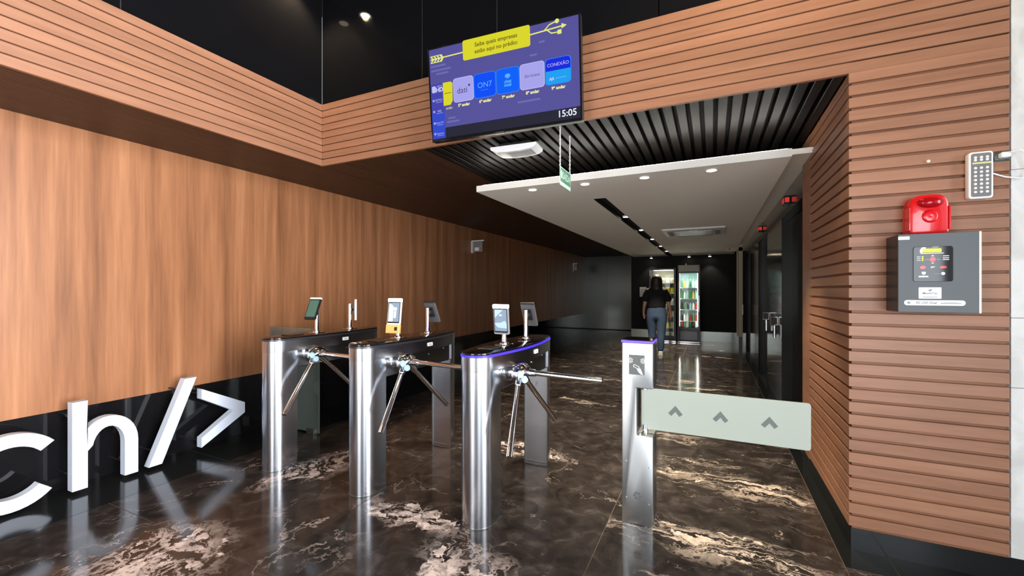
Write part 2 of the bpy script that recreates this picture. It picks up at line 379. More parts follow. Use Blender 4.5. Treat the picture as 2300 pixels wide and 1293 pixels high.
# white stone wall to the right
wm = struct('wall_marble', B(XM + .003, 3.6, YF + .02, YF + .2, .1, ZT + .05), 'print_grey')
for z0, z1 in ((.118, .9), (.9, 1.22), (1.22, 1.9), (1.9, 2.7), (2.7, 3.06)):
    for a, b in ((XM + .004, 2.3), (2.3, 3.55)):
        obj('marble_slab', B(a + .001, b - .001, YF + .004, YF + .021, z0 + .001, z1 - .001, bev=.001), 'marble_white', wm)
obj('plinth', B(XM + .01, 3.55, YF + .012, YF + .1, 0, .117), 'black_granite', wm)
for n_, y0_, y1_, z0_, z1_ in (('wall_right', 1.45, 3.0, 0, 4.1), ('wall_right_rear', -1.5, -1.25, 0, 4.1), ('wall_right_sill', -1.25, 1.45, 0, .2), ('wall_right_lintel', -1.25, 1.45, 3.65, 4.1)): struct(n_, B(3.5, 3.65, y0_, y1_, z0_, z1_), 'plaster_white')
# street front behind the camera: glazed on the left, solid on the right
struct('wall_front', B(-4.25, 3.6, -1.52, -1.4, 2.2, 4.1), 'ceiling_dark')
for a, b in ((-4.25, -2.42), (-1.08, .52), (2.48, 3.6)): struct('wall_front_pier', B(a, b, -1.52, -1.4, 0, 2.2), 'plaster_white')
for n_, a, b in (('window_1', -2.42, -1.08), ('window_2', .52, 2.48)):
    wn = struct(n_, B(a, b, -1.50, -1.42, 0, .05), 'dark_metal')
    for x in (a + .025, b - .025): obj('mullion', B(x - .025, x + .025, -1.50, -1.42, .05, 2.2), 'dark_metal', wn)
wn = struct('window_3', B(3.52, 3.62, -1.25, 1.45, .2, .27), 'dark_metal')
for y in (-1.2, .1, 1.4): obj('mullion', B(3.52, 3.62, y - .025, y + .025, .27, 3.62), 'dark_metal', wn)
# corridor: right wall with lift openings
wr = struct('wall_corridor_right', B(.80, 1.1, 3.98, 12.4, 0, 2.6), 'black_matte')
op = [(4.09, 5.25), (6.54, 7.74), (9.3, 10.5)]
seg = [3.98] + [y for o_ in op for y in o_] + [12.3]
for a, b in zip(seg[::2], seg[1::2]): obj('steel_cladding', B(.66, .80, a, b, 0, ZS), 'steel_lift', wr)
for a, b in op: obj('steel_lintel', B(.66, .80, a, b, 2.1, ZS), 'steel_lift', wr)
# corridor back walls
wb = struct('wall_back', B(-2.06, .80, 12.2, 12.4, .25, 2.55), 'black_matte')
obj('steel_skirting', B(-2.06, .80, 12.19, 12.4, 0, .25), 'steel_base', wb)
struct('wall_side_back', B(-2.06, -1.9, 12.4, 14.5, 0, 2.55), 'black_matte')
mat('polished_dark', (.12, .125, .11), .16, .6)
w2 = struct('wall_back_left', B(-4.25, -1.9, 14.3, 14.5, 0, 2.55), 'black_matte')
for a, b in ((-4.0, -3.2), (-3.2, -2.4), (-2.4, -1.95)): obj('polished_panel', B(a + .002, b - .002, 14.28, 14.3, .02, 2.47), 'polished_dark', w2)
# slatted dark ceiling over the passage
cs = struct('ceiling_slatted', B(-2.1, .80, YF + .03, 12.3, ZS + .06, ZS + .15), 'slat_backing')
n_s = 35; x0 = -2.09; pit = (.66 + 2.09) / n_s; sl = None
for k in range(n_s):
    if sl is None: sl = obj('ceiling_slat', B(0, pit - .026, YF + .032, 8.0, ZS, ZS + .06, bev=.003), 'slat_dark', cs); sl.location.x = x0
    else: inst(sl, cs, (x0 + k * pit, 0, 0))
# white dropped ceiling panel with a lighting slot
ZC = 2.26; PXL, PXR, PY0, PY1, SX0, SX1, SY0 = -1.99, .492, 3.43, 12.19, -1.085, -.96, 4.2
bm = bmesh.new()
bx(bm, PXL, SX0, PY0, PY1, ZC, ZC + .055); bx(bm, SX1, PXR, PY0, PY1, ZC, ZC + .055); bx(bm, SX0, SX1, PY0, SY0, ZC, ZC + .055)
cp = struct('ceiling_panel', bm, 'plaster_white')
obj('slot_box', B(SX0 - .01, SX1 + .01, SY0 - .01, PY1, ZC + .056, ZC + .10), 'slat_backing', cp)
obj('slot_lining', B(SX0, SX0 + .004, SY0, PY1, ZC + .002, ZC + .056), 'slat_backing', cp); obj('slot_lining', B(SX1 - .004, SX1, SY0, PY1, ZC + .002, ZC + .056), 'slat_backing', cp)
obj('slot_lining', B(SX0, SX1, SY0, SY0 + .004, ZC + .002, ZC + .056), 'slat_backing', cp)
obj('cove_strip', B(PXL + .05, PXR - .02, PY0 + .03, PY0 + .045, ZC + .056, ZC + .064), 'cove_led', cp)
struct('ceiling_strip_right', B(PXR + .01, .66, 3.62, 12.19, ZC + .06, ZC + .10), 'plaster_white')

# ------------------------------------------------------------------ turnstiles
def lens_outline(g=0.0, n=10, m=14):
    pts = []
    r = .1 + g
    for k in range(n + 1):
        a = PI + PI * k / n; pts.append((r * math.cos(a), .1 + r * math.sin(a)))
    for k in range(1, m): f = k / m; pts.append((r + .048 * math.sin(PI * f), .1 + .92 * f))
    for k in range(n + 1):
        a = PI * k / n; pts.append((r * math.cos(a), 1.02 + r * math.sin(a)))
    for k in range(1, m): f = 1 - k / m; pts.append((-r - .048 * math.sin(PI * f), .1 + .92 * f))
    return pts
def dpill(y_round, y_flat, r, n=14):
    s = 1 if y_flat > y_round else -1
    p = [(r * math.cos(a), y_round - s * r * math.sin(a)) for a in [PI - PI * k / n for k in range(n + 1)]]
    return p + [(r, y_flat), (-r, y_flat)]
def reader_body(parent, loc, rot, style):
    h = .095
    o = obj('face_reader', PR(rrect(-.054, .054, -h, h, .008), -.009, .009, 'Y', bev=.002), {'dark': 'black_plastic', 'plain': 'reader_grey', 'lit': 'reader_silver'}.get(style, 'white_plastic'), parent)
    o.location = loc; o.rotation_euler = rot
    if style == 'module':
        obj('base_module', B(-.056, .056, -.016, .012, -h - .062, -h + .002, bev=.003), 'orange_base', o)
        obj('scan_window', B(.018, .040, -.018, -.0155, -h - .042, -h - .016), 'black_plastic', o)
    if style in ('lit', 'module'):
        obj('face_lamp', B(-.056, .056, -.014, .008, h - .02, h + .004, bev=.003), 'reader_glow', o)
        obj('screen_bezel', B(-.049, .049, -.0105, -.009, -h + .012, h - .022), 'black_plastic', o)
        obj('screen', B(-.044, .044, -.0112, -.0104, -h + .022, h - .028), 'screen_mid', o)
        if style == 'module':
            obj('screen_image', PR([(-.043, -.07), (-.005, -.07), (-.005, 0), (-.012, .05), (-.043, .06)], -.0117, -.0112, 'Y'), 'screen_bright', o)
            obj('screen_image', PR([(.0, -.045), (.02, -.045), (.02, .005), (.0, .005)], -.0117, -.0112, 'Y'), 'screen_bright', o)
            obj('screen_image', PR([(-.015, .012), (.022, .008), (.024, .032), (-.014, .036)], -.0117, -.0112, 'Y'), 'screen_bright', o)
        else:
            obj('screen_image', PR([(-.043, .012), (.02, .066), (-.043, .066)], -.0117, -.0112, 'Y'), 'screen_lit', o)
            obj('screen_image', PR([(-.043, -.02), (.0, -.018), (.03, -.005), (.043, -.02), (.043, -.055), (-.02, -.05), (-.043, -.03)], -.0117, -.0112, 'Y'), 'screen_lit', o)
            obj('screen_image', PR([(-.012, .03), (0, .024), (.012, .03), (0, .038)], -.0117, -.0112, 'Y'), 'print_white', o)
            for x in (-.03, .02): obj('camera_lens', PR([(x + .005 * math.cos(a), .077 - .0 + .005 * math.sin(a)) for a in [k * PI / 4 for k in range(8)]], -.0112, -.009, 'Y'), 'print_white', o)
    else:
        if style == 'dark':
            obj('face_lamp', B(-.055, .055, -.011, .009, h - .012, h + .003, bev=.002), 'white_plastic', o)
        else: obj('face_lamp', B(-.055, .055, -.011, .009, h - .012, h + .003, bev=.002), 'steel_base', o)
        obj('screen', B(-.046, .046, -.0105, -.009, -h + .022, h - .022), 'screen_green' if style == 'dark' else 'screen_dark', o)
    obj('back_plate', B(-.03, .03, .009, .02, -.04, .05, bev=.003), 'dark_metal', o)
    return o
def turnstile(x, label, led, readers):
    t = thing('turnstile', label, 'turnstile', (x, 2.05, 0), group='tripod turnstiles across the lobby entrance')
    obj('front_pillar', PR(dpill(.1, .2, .098), 0, .884), 'steel', t, 35)
    obj('base_ring', PR(dpill(.1, .205, .101), 0, .006), 'steel_base', t, 35)
    rp = obj('rear_pillar', PR(dpill(1.02, 1.0, .098), 0, .884), 'steel', t, 35)
    for xx in (-.094, .094): obj('rim', B(xx - .004, xx + .004, .992, 1.001, 0, .76), 'steel_base', rp)
    obj('rim', B(-.09, .09, .994, 1.001, .012, .02), 'steel_base', rp)
    text('E', .05, 'print_grey', rp, (0, .9985, .62), name='emblem', shear=.2)
    bm_ = obj('drive_housing', B(-.088, .088, .2, 1.0, .75, .884, bev=.004), 'steel_h', t)
    for yy, zz in ((.24, .862), (.45, .80), (.9, .862), (.7, .84)):
        obj('screw', (lambda b: (tube(b, (.087, yy, zz), (.094, yy, zz), .007, .004, 8), b)[1])(bmesh.new()), 'screw', bm_, 30)
    obj('canopy', PR(lens_outline(), .885, .964), 'steel_h', t, 35)
    obj('edge_strip', PR(lens_outline(.002), .9645, .978), led, t, 35)
    top = obj('top_cover', PR(lens_outline(.001), .9785, .99, bev=.002), 'black_gloss', t, 35)
    obj('entry_pad', B(-.05, .05, .17, .30, .990, .998, bev=.004), 'dark_metal', top)
    obj('logo_plate', PR(rrect(.6, .66, .916, .943, .004), .1475, .152, 'X'), 'print_white', t)
    text('ztec', .018, 'tv_navy', t, (.1525, .63, .93), (R(90), 0, R(90)), 'logo_lettering')
    # tripod: hub on the right flank, one arm across the lane, two hanging
    H = Vector((.165, .325, .848)); ax = Vector((.577, 0, -.816))
    bm = bmesh.new(); tube(bm, (.08, .325, .84), H + Vector((-.02, 0, .0)), .058, .048, 20)
    lathe_pts = [(.0, .05), (.036, .044), (.058, .024), (.068, -.012), (.06, -.032), (.0, -.036)]
    rot = (-ax).to_track_quat('Z', 'Y').to_matrix()
    b2 = bmesh.new(); lathe(b2, [(max(r_, .001), z_) for r_, z_ in lathe_pts], 20)
    for v in b2.verts: v.co = rot @ v.co; v.co.y *= 1.25; v.co += H
    me = bpy.data.meshes.new('tmp'); b2.to_mesh(me); b2.free(); bm.from_mesh(me)
    hub = obj('tripod_hub', bm, 'chrome', t, 50)
    for d in ((1, 0, -.02), (.1, -.36, -.385), (.1, .36, -.385)):
        d = Vector(d).normalized(); bm = bmesh.new()
        tube(bm, H + d * .03, H + d * .105, .027, .021, 14); tube(bm, H + d * .08, H + d * (.51 if d.x > .5 else .535), .0165, None, 14)
        obj('arm', bm, 'chrome', hub, 40)
    for dx, dy_, dz in ((.028, -.066, -.002), (.05, -.05, -.034)):
        q = H + Vector((dx, dy_, dz)); bm = bmesh.new(); tube(bm, q, q + Vector((.012, -.012, -.004)), .021, .019, 16); obj('lock_disc', bm, 'pale_blue', hub, 40)
    for (py, ph, tl, tr, st) in readers:
        bm = bmesh.new(); tube(bm, (0, py, .985), (0, py, ph), .0165, None, 16); bx(bm, -.012, .012, py - .03 if tr[2] < 1 else py - .005, py + .005 if tr[2] < 1 else py + .03, ph - .05, ph - .03)
        po = obj('reader_pole', bm, 'chrome', t, 40)
        bm = bmesh.new(); bx(bm, -.045, .045, py - .045, py + .045, .9905, .995, bev=.001); lathe(bm, [(.03, .995), (.03, 1.003), (.022, 1.008)], 16, o=(0, py, 0)); obj('pole_flange', bm, 'chrome', po, 40)
        obj('reader_bracket', B(-.02, .02, min(py, tl[1]), max(py, tl[1]), tl[2] - .012, tl[2] + .012), 'dark_metal', po)
        reader_body(t, tl, tr, st)
turnstile(-3.0, 'unlit tripod turnstile nearest the timber wall, with a dark green reader screen', 'dark_metal',
          [(.46, 1.16, (0, .425, 1.19), (R(-23), 0, R(8)), 'dark'), (.82, 1.22, (.03, .86, 1.165), (0, 0, R(135)), 'pale')])
turnstile(-2.115, 'middle tripod turnstile with an orange-based glowing reader on top', 'dark_metal',
          [(.44, 1.12, (0, .40, 1.185), (R(-8), 0, R(8)), 'module'), (.80, 1.20, (0, .86, 1.165), (R(-26), 0, R(180)), 'plain')])
turnstile(-1.235, 'front tripod turnstile with a blue glowing edge around its top', 'blue_led',
          [(.44, 1.13, (0, .40, 1.155), (R(5), 0, R(-2)), 'lit'), (.80, 1.20, (0, .86, 1.165), (R(-26), 0, R(180)), 'plain')])

# ------------------------------------------------------------------ swing gate
sg = thing('swing_gate', 'steel swing gate post with frosted glass wing and violet lit top', 'gate', (-.39, 2.50, 0))
prof = [(-.086, 0), (.087, 0), (.087, .515), (-.005, .515), (-.005, .785), (.087, .785), (.087, 1.045), (-.086, 1.045)]
post = obj('post', PR(prof, 0, .165, 'Y', bev=.006), 'steel_post', sg, 35)
obj('lit_edge', B(-.089, .090, -.003, .168, 1.0455, 1.056), 'violet_led', sg)
obj('top_cap', B(-.086, .087, 0, .165, 1.0562, 1.062, bev=.002), 'black_gloss', sg)
obj('side_plate', B(.0872, .089, .03, .15, .03, .50), 'dark_metal', post); obj('side_plate', B(.0872, .089, .03, .15, .79, 1.03), 'dark_metal', post)
for x, z in ((-.06, .36), (.065, .34), (-.06, .15), (.065, .13)):
    obj('screw', (lambda b: (tube(b, (x, .002, z), (x, -.003, z), .005, .003, 8), b)[1])(bmesh.new()), 'screw', post, 30)
pl = obj('card_plate', B(-.046, .041, -.002, .001, .862, .975), 'plate_grey', sg)
for s in (-1, 1):
    for k, r_ in enumerate((.018, .026, .034)):
        arc = [(-.002 + s * (.008 + r_ * math.cos(a)), .943 + r_ * .72 * math.sin(a)) for a in [R(-42 + 14 * q) for q in range(7)]]
        flat(stroke(arc, .003), 'print_white', pl, 'wave_mark', -.002)
flat(stroke([(-.017, .921), (.012, .908), (.008, .895), (-.02, .908), (-.017, .921)], .0028), 'print_white', pl, 'card_mark', -.002)
flat([(-.002, .897), (.010, .893), (.016, .902), (.022, .892), (.030, .872), (.033, .864), (.022, .866), (.008, .878)], 'print_white', pl, 'hand_mark', -.002)
for k in range(6):
    a = 2 * PI * k / 6; q = [(.002 + r_ * math.cos(a + d), .17 + r_ * math.sin(a + d)) for r_, d in ((.008, -.35), (.022, -.42), (.024, 0), (.022, .42), (.008, .35))]
    flat(q, 'panel_grey', post, 'vent_slot', 0)
wing = obj('glass_wing', PR(rrect(.012, .84, .535, .775, .014), .074, .084, 'Y', bev=.002), 'glass_frost', sg)
for cx, cz in ((.20, .658), (.43, .655), (.66, .655)):
    flat(stroke([(cx - .03, cz - .022), (cx, cz + .014), (cx + .03, cz - .022)], .022), 'chevron_print', wing, 'chevron', .0739)
bm = bmesh.new(); tube(bm, (.035, .08, .515), (.035, .08, .56), .016, None, 16); obj('lower_pivot', bm, 'chrome', sg, 40)
bm = bmesh.new(); tube(bm, (.035, .08, .765), (.035, .08, .785), .02, None, 16); obj('upper_pivot', bm, 'chrome', sg, 40)
obj('notch_lining', B(-.0048, -.003, .03, .135, .52, .78), 'dark_metal', post)

# glass screen between the left wall and the first turnstile
gs = thing('glass_screen', 'clear fixed glass screen between the black plinth and the first turnstile', 'glass panel', (-3.65, 2.79, 0))
obj('glass_pane', B(-.335, .35, -.005, .005, .015, .985, bev=.001), 'glass_green', gs)
obj('floor_clamp', B(-.06, .06, -.02, .02, 0, .05, bev=.003), 'steel_base', gs); obj('floor_clamp', B(.2, .3, -.02, .02, 0, .05, bev=.003), 'steel_base', gs)

# ------------------------------------------------------------------ big white letters
FX, BXk = -3.777, -3.842
def letter_mesh(label, outlines, y0):
    bm = bmesh.new()
    for ol in outlines: prism(bm, [(p[0] - y0, p[1]) for p in ol], BXk, FX, 'X')
    for v in bm.verts: v.co.x -= FX
    bmesh.ops.recalc_face_normals(bm, faces=bm.faces[:])
    e = thing('sign_letter', label, 'letter', (FX, y0, 0), group='white letters along the black plinth')
    obj('letter_body', bm, 'letter_white', e, 30)
    return e
def pins(e, pts):   # dark spacers that hold the letter off the wall
    for y, z in pts:
        bm = bmesh.new(); tube(bm, (BXk - FX, y, z), (XL + .003 - FX, y, z), .006, None, 8); obj('wall_spacer', bm, 'black_plastic', e, 40)
cc, ro, ri = (1.005, .252), .232, .155
arc = [R(a) for a in range(38, 323, 8)]
co = [(cc[0] + ro * math.cos(a), cc[1] + ro * math.sin(a)) for a in arc] + [(cc[0] + ri * math.cos(a), cc[1] + ri * math.sin(a)) for a in arc[::-1]]
pins(letter_mesh('white letter c cut by the left edge of the picture', [co], .85), [(-.04, .25), (.15, .44), (.15, .06)])
y0, y1, sw = 1.27, 1.622, .077
hx = [(y0, .027), (y0 + sw, .027), (y0 + sw, .27)]
ac, ax_, az_ = ((y0 + y1) / 2 + .012, .27), 0, 0
ry, rz = (y1 - y0) / 2 - .012, .207
inner = [(ac[0] + (ry - sw) * math.cos(a), .27 + (rz - sw + .006) * math.sin(a)) for a in [PI - PI * k / 14 for k in range(15)]]
hx += inner[1:] + [(y1 - sw, .027), (y1, .027)]
hx += [(ac[0] + ry * math.cos(a), .27 + rz * math.sin(a)) for a in [PI * k / 16 for k in range(0, 13)]]
hx += [(y0 + sw, .40), (y0 + sw, .609), (y0, .609)]
pins(letter_mesh('white letter h standing in front of the black plinth', [hx], 1.27), [(.04, .5), (.04, .1), (.31, .1)])
sl_ = [(1.685, .029), (1.77, .029), (2.008, .643), (1.925, .643)]
pins(letter_mesh('white slash leaning between the h and the angle bracket', [sl_], 1.70), [(.05, .12), (.22, .55)])
gt = [(2.045, .537), (2.4, .345), (2.4, .255), (2.045, .056), (2.045, .135), (2.30, .297), (2.045, .455)]
pins(letter_mesh('white closing angle bracket nearest the turnstiles', [gt], 2.04), [(.02, .49), (.02, .1), (.32, .3)])

# ------------------------------------------------------------------ television
tv = thing('television', 'wall-mounted television showing a purple company directory', 'television', (-1.292, 2.55, 2.744), (R(5.6), 0, R(3.7)))
W2, H2 = .5525, .3235
obj('housing', B(-W2, W2, .0, .05, -H2, H2, bev=.006), 'black_plastic', tv)
bz = obj('bezel', B(-W2, W2, -.006, .001, -H2, H2, bev=.002), 'black_gloss', tv)
obj('bezel_edge', B(-W2 - .001, -W2 + .002, -.007, .01, -H2, H2), 'chrome', tv)
scr = obj('screen', B(-W2 + .012, W2 - .012, -.0075, -.006, -H2 + .018, H2 - .012), 'tv_bar', tv)
def S(pts, m, name, d=1): return flat(pts, m, scr, name, -.0075 - .0007 * (d - 1), .0006)
def T_(s, size, m, x, z, d=3, **k): return text(s, size, m, scr, (x, -.0075 - .0007 * d, z), name='screen_lettering', **k)
def rect(x0, x1, z0, z1): return [(x0, z0), (x1, z0), (x1, z1), (x0, z1)]
S(rect(-W2 + .012, W2 - .012, -.235, H2 - .012), 'tv_purple', 'screen_background')
S(rect(-W2 + .012, -.436, -.125, .075), 'tv_side', 'side_column', 2); S(rect(-W2 + .012, -.436, -.305, -.125), 'tv_side_blue', 'side_column', 2)
S(rrect(-.27, .222, .19, .322, .014), 'tv_yellow', 'banner', 2)
T_('Saiba quais empresas', .037, 'tv_brown', -.022, .276, bold=.0007); T_('estão aqui no prédio:', .037, 'tv_brown', -.022, .232, bold=.0007)
S(stroke([(-.53, .243), (-.27, .247)], .008), 'tv_line', 'arrow_line', 2); S(stroke([(.22, .258), (.44, .268)], .008), 'tv_line', 'arrow_line', 2)
S([(.432, .252), (.466, .268), (.432, .284)], 'tv_line', 'arrow_head', 2)
S(stroke([(.318, .263), (.352, .292), (.40, .304)], .007), 'tv_line', 'branch', 2); S(stroke([(.335, .264), (.365, .238), (.415, .236)], .007), 'tv_line', 'branch', 2)
S([(.403 + .014 * math.cos(a), .304 + .014 * math.sin(a)) for a in [k * PI / 6 for k in range(12)]], 'tv_line', 'branch_dot', 2); S(rect(.405, .431, .223, .249), 'tv_line', 'branch_square', 2)
for k in range(4):
    for s in (-1, 1): S(stroke([(-.525 + k * .025, .243 + s * .02), (-.505 + k * .025, .243)], .009), 'tv_line', 'feather', 2)
for s in (-1, 1): S(stroke([(-.53, .243 + s * .022), (-.44, .243 + s * .022), (-.425, .243)], .005), 'tv_line', 'feather', 2)
def card(x0, x1, mm, me_, lab, cut=False):
    S(rrect(x0 - .004, x1 + .004, -.078, .085, .022), me_, 'card_edge', 2); S(rrect(x0, x1, -.074, .081, .02), mm, 'card', 3)
    T_(lab, .027, 'tv_label', (x0 + x1) / 2, -.101, bold=.0012)
S([(-.44, -.085), (-.385, -.085), (-.366, -.06), (-.362, .06), (-.378, .072), (-.44, .072)], 'tv_yellow', 'card', 3); T_('andar', .024, 'tv_label', -.395, -.106)
S(stroke([(-.43, -.004), (-.375, -.002)], .004), 'tv_brown', 'card_line', 4)
card(-.354, -.203, 'tv_lilac', 'tv_lilac_edge', '5º andar'); T_('dati', .056, 'tv_navy', -.287, -.004, 4); S([(-.232 + .008 * math.cos(a), .024 + .008 * math.sin(a)) for a in [k * PI / 4 for k in range(8)]], 'tv_navy', 'card_dot', 4)
card(-.193, -.035, 'tv_blue', 'tv_blue_edge', '6º andar'); T_('ON7', .052, 'tv_sky', -.114, .004, 4); S(rect(-.145, -.09, -.03, -.026), 'tv_blue_edge', 'card_line', 4)
card(-.024, .135, 'tv_blue2', 'tv_blue_edge', '7º andar'); S([(.056 + .02 * math.cos(a), .033 + .014 * math.sin(a)) for a in [k * PI / 6 for k in range(12)]], 'tv_sky', 'card_mark', 4); S([(.056, .024), (.068, .024), (.056, .012)], 'tv_sky', 'card_mark', 4)
T_('chat', .03, 'tv_sky', .056, -.003, 4, bold=.001); T_('inteli', .026, 'tv_sky', .056, -.026, 4, bold=.001)
card(.146, .309, 'tv_lilac', 'tv_lilac_edge', '8º andar'); T_('Em breve', .027, 'tv_navy', .229, .004, 4)
card(.321, .484, 'tv_cyan', 'tv_blue_edge', '9º andar'); S([(.321, .008), (.484, .008), (.484, .061), (.478, .076), (.464, .081), (.341, .081), (.327, .076), (.321, .061)], 'tv_deep', 'card_half', 4)
T_('CONEXÃO', .029, 'tv_lilac_edge', .403, .042, 5); S(stroke([(.345, -.05), (.352, -.035), (.36, -.05), (.368, -.035), (.374, -.05)], .006), 'tv_lilac_edge', 'card_mark', 4); S(rect(.385, .455, -.044, -.038), 'tv_sky', 'card_line', 4)
T_('15:05', .058, 'tv_white', .455, -.268, 2, bold=.001)
T_('HD', .04, 'tv_lilac_edge', -.468, .03, bold=.002); T_('META', .016, 'tv_lilac_edge', -.468, .055); S(rrect(-.53, -.498, .015, .06, .008), 'tv_lilac_edge', 'side_mark', 3)
for z, s in ((-.039, 'METRO'), (-.115, '1000'), (-.196, 'SmartTV'), (-.27, 'Suporte')):
    T_(s, .018, 'tv_lilac_edge', -.478, z); S(rect(-.502, -.45, z - .016, z - .013), 'tv_lilac', 'side_line', 3); S([(-.521 + .009 * math.cos(a), z + .009 * math.sin(a)) for a in [k * PI / 4 for k in range(8)]], 'tv_lilac', 'side_mark', 3)
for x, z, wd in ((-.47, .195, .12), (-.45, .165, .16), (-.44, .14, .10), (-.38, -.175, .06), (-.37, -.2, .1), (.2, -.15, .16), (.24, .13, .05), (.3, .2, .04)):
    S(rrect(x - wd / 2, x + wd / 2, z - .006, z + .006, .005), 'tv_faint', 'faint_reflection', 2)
obj('brand_tag', B(-.052, .018, -.01, .01, -H2 - .008, -H2 + .004), 'steel_base', tv); text('SAMSUNG', .012, 'print_dark', tv, (-.017, -.0105, -H2 - .002), name='brand_lettering')
obj('wall_bracket', B(-.15, .15, .05, .16, -.02, .16), 'black_plastic', tv)

# ------------------------------------------------------------------ things under the passage ceiling
es = thing('emergency_light', 'white slim ceiling unit below the television', 'light', (-1.37, 2.98, ZS), (0, 0, R(4)))
obj('mount_plate', B(-.13, .13, -.05, .05, -.018, 0), 'slat_backing', es)
bm = bmesh.new(); prism(bm, [(-.185, -.03), (.185, -.03), (.185, -.05), (.15, -.068), (.06, -.078), (-.06, -.078), (-.15, -.068), (-.185, -.05)], -.085, .085, 'Y')
obj('casing', bm, 'white_plastic', es, 30); obj('mount_neck', B(-.1, .1, -.04, .04, -.031, -.017), 'dark_metal', es)
obj('diffuser', PR([(-.14, -.0705), (.14, -.0705), (.06, -.0795), (-.06, -.0795)], -.06, .06, 'Y'), 'acrylic', es)
# hanging exit sign
ex = thing('exit_sign', 'green hanging exit sign on two chains reading SAÍDA', 'sign', (-.943, 2.76, 2.07))
obj('plate', B(-.0015, .0015, 0, .235, 0, .127), 'sign_glow', ex)
obj('green_field', B(.0016, .002, .006, .229, .026, .121), 'sign_green', ex); obj('green_field', B(-.002, -.0016, .006, .229, .026, .121), 'sign_green', ex)
text('SAÍDA', .07, 'sign_glow', ex, (.0024, .135, .072), (R(90), 0, R(90)), 'sign_lettering', sx=.85, bold=.001)
obj('arrow_mark', PR([(.02, .05), (.045, .05), (.045, .095), (.03, .11), (.015, .085)], .0021, .0026, 'X'), 'sign_glow', ex)
for yy in (.004, .222):
    bm = bmesh.new(); z = .125; k = 0
    while z < ZS - 2.07:
        ang = k * PI / 2; pts = [Vector((.005 * math.cos(a) * math.cos(ang), yy + .005 * math.cos(a) * math.sin(ang), z + .009 + .009 * math.sin(a))) for a in [2 * PI * q / 8 for q in range(9)]]
        path_tube(bm, pts, .0018, 5); z += .0145; k += 1
    obj('chain', bm, 'white_plastic', ex)
# downlights in the white panel
def downlight(name, x, y, z, label, group, r=.035, power=6, spot=80, col=(1, .86, .66)):
    t = thing(name, label, 'light', (x, y, z), group=group)
    bm = bmesh.new(); lathe(bm, [(r, .0), (r + .012, -.002), (r + .014, -.005), (r + .004, -.007), (r - .002, -.002)], 20); obj('trim_ring', bm, 'white_paint', t, 50)
    bm = bmesh.new(); lathe(bm, [(r * .9, -.001), (r * .85, -.003)], 16); obj('lamp_face', bm, 'lamp_warm', t)
    if power:
        d = bpy.data.lights.new('spot', 'SPOT'); d.energy = power; d.spot_size = R(spot); d.spot_blend = .6; d.color = col; d.shadow_soft_size = .03
        o = bpy.data.objects.new('spot_beam', d); C.objects.link(o); o.parent = t; o.location = (0, 0, -.02)
    return t
nm = ['first', 'second', 'third', 'last']
for k, x in enumerate((-1.478, -.99, -.497, -.005)):
    downlight('downlight', x, 3.56, ZC, f'glowing downlight, {nm[k]} from the left along the white ceiling panel edge', 'downlights at the panel front', power=120)
for k, y in enumerate((5.6, 6.95, 8.3, 9.7, 11.05)):
    t = thing('slot_spotlight', ('nearest', 'second nearest', 'middle', 'second farthest', 'farthest')[k] + ' small spotlight inside the black ceiling slot', 'light', ((SX0 + SX1) / 2 + .008, y, ZC + .05), group='spotlights in the slot')
    bm = bmesh.new(); lathe(bm, [(.045, 0), (.045, -.02), (.036, -.02), (.032, -.012)], 16); obj('housing', bm, 'white_paint', t, 40)
    bm = bmesh.new(); lathe(bm, [(.034, -.013), (.03, -.0215)], 14); obj('lamp_face', bm, 'lamp_warm', t)
    d = bpy.data.lights.new('spot', 'SPOT'); d.energy = 260; d.spot_size = R(84); d.spot_blend = .6; d.color = (1, .88, .7)
    o = bpy.data.objects.new('spot_beam', d); C.objects.link(o); o.parent = t; o.location = (0, 0, -.03)
for k, x in enumerate((-1.5, -.55, -.06)):
    t = thing('wall_washer', ('left', 'middle', 'right')[k] + ' small spotlight above the vending machines', 'light', (x, 12.02, ZC), group='spotlights at the back wall')
    bm = bmesh.new(); lathe(bm, [(.02, 0), (.02, -.02), (.035, -.03), (.04, -.06), (.034, -.06)], 14); obj('housing', bm, 'white_paint', t, 40)
    bm = bmesh.new(); lathe(bm, [(.034, -.055), (.03, -.062)], 14); obj('lamp_face', bm, 'lamp_warm', t)
    d = bpy.data.lights.new('spot', 'SPOT'); d.energy = 12; d.spot_size = R(90); d.spot_blend = .6; d.color = (1, .9, .75)
    o = bpy.data.objects.new('spot_beam', d); C.objects.link(o); o.parent = t; o.location = (0, 0, -.08)
# lobby ceiling downlights
for k, (x, y, p) in enumerate(((-3.086, 2.38, 80), (-1.3, 1.3, 25), (.25, 2.3, 110), (-2.8, .2, 25))):
    downlight('lobby_downlight', x, y, 4.045, ('warm downlight mirrored in the black glass', 'warm downlight over the lobby centre', 'warm downlight washing the slatted band at right', 'warm downlight over the white letters')[k], 'lobby downlights', r=.05, power=p, spot=120, col=(1, .74, .42))
# air conditioning cassette
ac_ = thing('air_conditioner', 'square white ceiling cassette air conditioner in the panel', 'air conditioner', (-.26, 7.2, ZC))
obj('frame', PR(rrect(-.44, .44, -.44, .44, .03), -.022, 0, 'Z', bev=.006), 'white_plastic', ac_)
obj('grille', PR(rrect(-.27, .27, -.27, .27, .03), -.034, -.0225, 'Z', bev=.006), 'white_plastic', ac_)
for s in (-1, 1):
    for ax_i in (0, 1):
        a, b = (-.27, .27), sorted((s * .30, s * .37))
        q = (*a, *b) if ax_i else (*b, *a)
        obj('louver', B(*q, -.030, -.0225), 'print_grey', ac_)
obj('sensor', B(-.06, .06, -.33, -.29, -.036, -.0225), 'white_paint', ac_)

